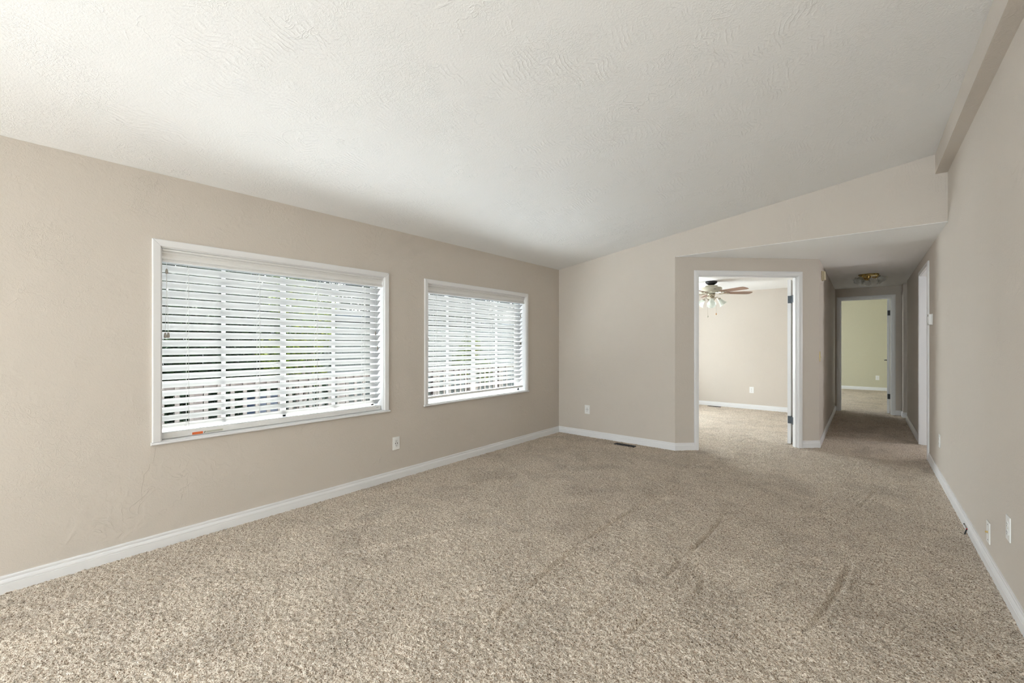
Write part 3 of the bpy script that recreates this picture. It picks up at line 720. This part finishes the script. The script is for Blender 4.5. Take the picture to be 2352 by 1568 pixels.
for k in range(4):
    a = math.radians(15+90*k); q = TF @ Matrix.Rotation(a, 4, 'Z')
    b = bm_(); tube(b, [q @ Vector((.05, 0, 1.975)), q @ Vector((.085, 0, 1.985)), q @ Vector((.105, 0, 1.965))], .008, 8)
    lathe(b, [(.010, .012), (.026, .006), (.028, -.018), (.010, -.018)], q @ Matrix.Translation((.108, 0, 1.958)) @ Matrix.Rotation(math.radians(-38), 4, 'Y'), 16)
    arm = obj('light_arm', b, 'nickel', fan, smooth=True)
    b = bm_(); lathe(b, [(.024, 0), (.032, -.02), (.040, -.05), (.050, -.08), (.066, -.105), (.068, -.108), (.064, -.105), (.048, -.08), (.038, -.05), (.030, -.02), (.022, 0)],
                     q @ Matrix.Translation((.112, 0, 1.950)) @ Matrix.Rotation(math.radians(-38), 4, 'Y'), 28, cap=False); obj('glass_shade', b, 'frost', arm, smooth=True)
R2 = Vector((math.cos(math.radians(39.8)), math.sin(math.radians(39.8)), 0))
for off, zf, mm in ((.078, 1.735, 'amber'), (-.058, 1.695, 'antique')):
    p = Vector((FX, FY, 0)) + R2*off
    b = bm_(); tube(b, [(p.x, p.y, 1.99), (p.x, p.y, zf)], .0012, 5); ch = obj('pull_chain', b, 'nickel', fan)
    b = bm_(); lathe(b, [(.001, .003), (.005, 0), (.008, -.018), (.007, -.028), (.002, -.034)], Matrix.Translation((p.x, p.y, zf)), 12); obj('fob', b, mm, ch, smooth=True)

# ------------------------------------------------------------------ hallway light
LX, LY = 3.345, 8.06
hl = thing('ceiling_light', 'brass hallway ceiling light with ruffled glass shades', 'ceiling light', (LX, LY, HC))
TL = Matrix.Translation((LX, LY, 0))
b = bm_(); lathe(b, [(.03, HC), (.118, HC), (.122, HC-.008), (.112, HC-.016), (.07, HC-.022), (.030, HC-.026), (.022, HC-.040), (.024, HC-.052), (.010, HC-.062), (.003, HC-.066)], TL, 36); obj('pan', b, 'brass', hl, smooth=True)
for k in range(3):
    a = math.radians(222+120*k); q = TL @ Matrix.Rotation(a, 4, 'Z')
    b = bm_(); tube(b, [q @ Vector((.04, 0, HC-.045)), q @ Vector((.07, 0, HC-.056)), q @ Vector((.095, 0, HC-.045))], .008, 8)
    lathe(b, [(.010, .010), (.030, .004), (.033, -.016), (.012, -.016)], q @ Matrix.Translation((.098, 0, HC-.040)) @ Matrix.Rotation(math.radians(-42), 4, 'Y'), 16)
    arm = obj('light_arm', b, 'brass', hl, smooth=True)
    def wav(k_, a_, r, z):
        amt = [0, 0, .02, .05, .12, .16, .12, .05, 0][min(k_, 8)]
        return r*(1+amt*math.sin(6*a_)), z + amt*.03*math.cos(6*a_)
    b = bm_(); lathe(b, [(.030, 0), (.036, -.016), (.040, -.036), (.044, -.052), (.055, -.068), (.074, -.079), (.072, -.081), (.042, -.054), (.028, 0)],
                     q @ Matrix.Translation((.104, 0, HC-.046)) @ Matrix.Rotation(math.radians(-42), 4, 'Y'), 48, cap=False, wav=wav); obj('glass_shade', b, 'clearshade', arm, smooth=True)

# ------------------------------------------------------------------ outside
b = bm_(); box(b, -40, -2.95, -25, 40, -.75, -.55); o = sobj('ground', b, 'soil', 'dark garden ground beyond the deck', 'ground')
b = bm_()
for k in range(20):
    x = -.16-.142*k; box(b, x-.136, x, -3.5, 9.0, -.20, -.16)
o = obj('deck_floor', b, 'deckm'); struct(o, 'grey boarded deck outside the windows', 'deck')
XR = -2.8
rail = thing('deck_railing', 'red-brown wooden deck railing with pickets outside the windows', 'railing', (XR, 1.5, -.16))
b = bm_(); box(b, XR-.045, XR+.045, -3.4, 8.9, .775, .808); box(b, XR-.019, XR+.019, -3.4, 8.9, .705, .775); obj('top_rail', b, 'rail', rail)
b = bm_(); box(b, XR-.019, XR+.019, -3.4, 8.9, -.08, .0); obj('bottom_rail', b, 'rail', rail)
for y in (-2.13, -.33, 1.47, 3.27, 5.07, 6.87):
    b = bm_(); box(b, XR-.044, XR+.044, y-.044, y+.044, -.5, .77); obj('post', b, 'rail', rail)
y = -3.3
while y < 8.8:
    if all(abs(y-q) > .06 for q in (-2.13, -.33, 1.47, 3.27, 5.07, 6.87)) and (y > -.5 and y < 7.2):
        b = bm_(); box(b, XR+.019, XR+.040, y-.022, y+.022, -.09, .772); obj('picket', b, 'picket', rail)
    y += .1385
bn = thing('storage_bin', 'blue plastic bin behind the deck railing', 'bin', (-3.25, 2.36, -.55))
b = bm_(); prism(b, [(-.20, -.26), (.20, -.26), (.20, .26), (-.20, .26)], -.55, .50, lambda u, v, t: Vector((-3.25+u*(1+.12*t), 2.36+v*(.55+.1*t), t))); obj('body', b, 'bluebin', bn, bev=.01)
b = bm_(); box(b, -3.49, -3.01, 2.17, 2.55, .50, .54); obj('lid', b, 'bluebin', bn, bev=.01)
fe = thing('board_fence', 'grey-green vertical board fence beyond the deck', 'fence', (-6.2, 6, -.55))
b = bm_(); y = -4.0
while y < 26:
    box(b, -6.22, -6.19, y, y+.135, -.55, 1.68+.012*random.random()); y += .145
obj('boards', b, 'fence', fe)
b = bm_(); box(b, -6.19, -6.14, -4, 26, -.1, -.01); box(b, -6.19, -6.14, -4, 26, 1.35, 1.44); obj('fence_rail', b, 'fence', fe)
nh = thing('neighbor_house', 'low slate-coloured house with salmon roof beyond the fence', 'house', (-16, 14, -.55))
b = bm_(); box(b, -22, -14.2, 5, 30, -.55, 2.3); obj('house_wall', b, 'slate', nh)
b = bm_(); box(b, -14.0, -13.8, 4.6, 30.4, 2.28, 2.62); obj('fascia', b, 'sidingpale', nh)
b = bm_(); prism(b, [(-13.85, 2.55), (-18, 4.2), (-22.3, 2.55)], 4.6, 30.4, lambda u, v, t: Vector((u, t, v))); obj('roof', b, 'roofm', nh)
def foliage(name, label, cat, centers, n, size, matname, trunk, seed, group='garden greenery beyond the deck'):
    r = np.random.default_rng(seed); e = thing(name, label, cat, trunk[0], group)
    P = []; C = np.array([c[:3] for c in centers]); Rr = np.array([c[3] for c in centers])
    idx = r.choice(len(centers), n, p=Rr**2/np.sum(Rr**2)); d = r.normal(size=(n, 3)); d /= np.linalg.norm(d, axis=1)[:, None]
    pos = C[idx] + d*(Rr[idx]*r.uniform(.55, 1.05, n))[:, None]; pos[:, 2] = np.maximum(pos[:, 2], -.5)
    u = r.normal(size=(n, 3)); u /= np.linalg.norm(u, axis=1)[:, None]; v = np.cross(u, r.normal(size=(n, 3))); v /= np.linalg.norm(v, axis=1)[:, None]
    s = size*r.uniform(.6, 1.3, n)[:, None]
    a = pos-u*s; b_ = pos+v*s*.45; c = pos+u*s; d_ = pos-v*s*.45
    co = np.stack([a, b_, c, d_], 1).reshape(-1, 3).astype(np.float32); q = np.arange(4*n, dtype=np.int32)
    me = bpy.data.meshes.new('foliage'); me.vertices.add(4*n); me.vertices.foreach_set('co', co.ravel())
    me.loops.add(4*n); me.loops.foreach_set('vertex_index', q); me.polygons.add(n)
    me.polygons.foreach_set('loop_start', np.arange(0, 4*n, 4, dtype=np.int32)); me.update(calc_edges=True)
    me.materials.append(M[matname]); o = bpy.data.objects.new('foliage', me); COL.objects.link(o); o.parent = e
    o.matrix_parent_inverse = Matrix.Translation(-e.location)
    b = bm_()
    for k, pts in enumerate(trunk): 
        pass
    for t_ in range(5):
        c = centers[t_ % len(centers)]; p0 = Vector(trunk[0]) + Vector((random.uniform(-.05, .05), random.uniform(-.05, .05), 0)); p2 = Vector(c[:3]); p1 = (p0+p2)/2 + Vector((0, 0, .1))
        tube(b, [p0, p1, p2], [.04, .03, .012], 7)
    obj('trunk', b, 'bark', e, smooth=True)
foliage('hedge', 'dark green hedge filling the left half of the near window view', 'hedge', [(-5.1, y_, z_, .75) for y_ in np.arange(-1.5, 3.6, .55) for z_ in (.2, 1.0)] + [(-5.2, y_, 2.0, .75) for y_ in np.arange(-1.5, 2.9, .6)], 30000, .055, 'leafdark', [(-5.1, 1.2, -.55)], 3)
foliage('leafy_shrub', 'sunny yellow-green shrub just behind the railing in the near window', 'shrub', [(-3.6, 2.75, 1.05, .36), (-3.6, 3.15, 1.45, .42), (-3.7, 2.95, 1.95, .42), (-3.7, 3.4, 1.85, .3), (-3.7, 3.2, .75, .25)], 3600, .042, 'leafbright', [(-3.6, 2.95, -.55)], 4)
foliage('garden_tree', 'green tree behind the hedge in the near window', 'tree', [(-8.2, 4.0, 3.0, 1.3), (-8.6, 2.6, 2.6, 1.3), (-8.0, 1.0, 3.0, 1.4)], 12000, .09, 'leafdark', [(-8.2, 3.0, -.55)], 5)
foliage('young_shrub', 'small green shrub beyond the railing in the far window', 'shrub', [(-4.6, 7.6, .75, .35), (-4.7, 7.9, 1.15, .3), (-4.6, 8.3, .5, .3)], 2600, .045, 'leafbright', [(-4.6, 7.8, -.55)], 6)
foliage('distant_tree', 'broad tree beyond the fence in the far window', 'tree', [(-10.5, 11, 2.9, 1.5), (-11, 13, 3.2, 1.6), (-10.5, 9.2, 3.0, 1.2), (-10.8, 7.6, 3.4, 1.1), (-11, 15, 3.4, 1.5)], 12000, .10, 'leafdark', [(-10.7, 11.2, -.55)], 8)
for o in bpy.data.objects:
    if '_local' in o: del o['_local']
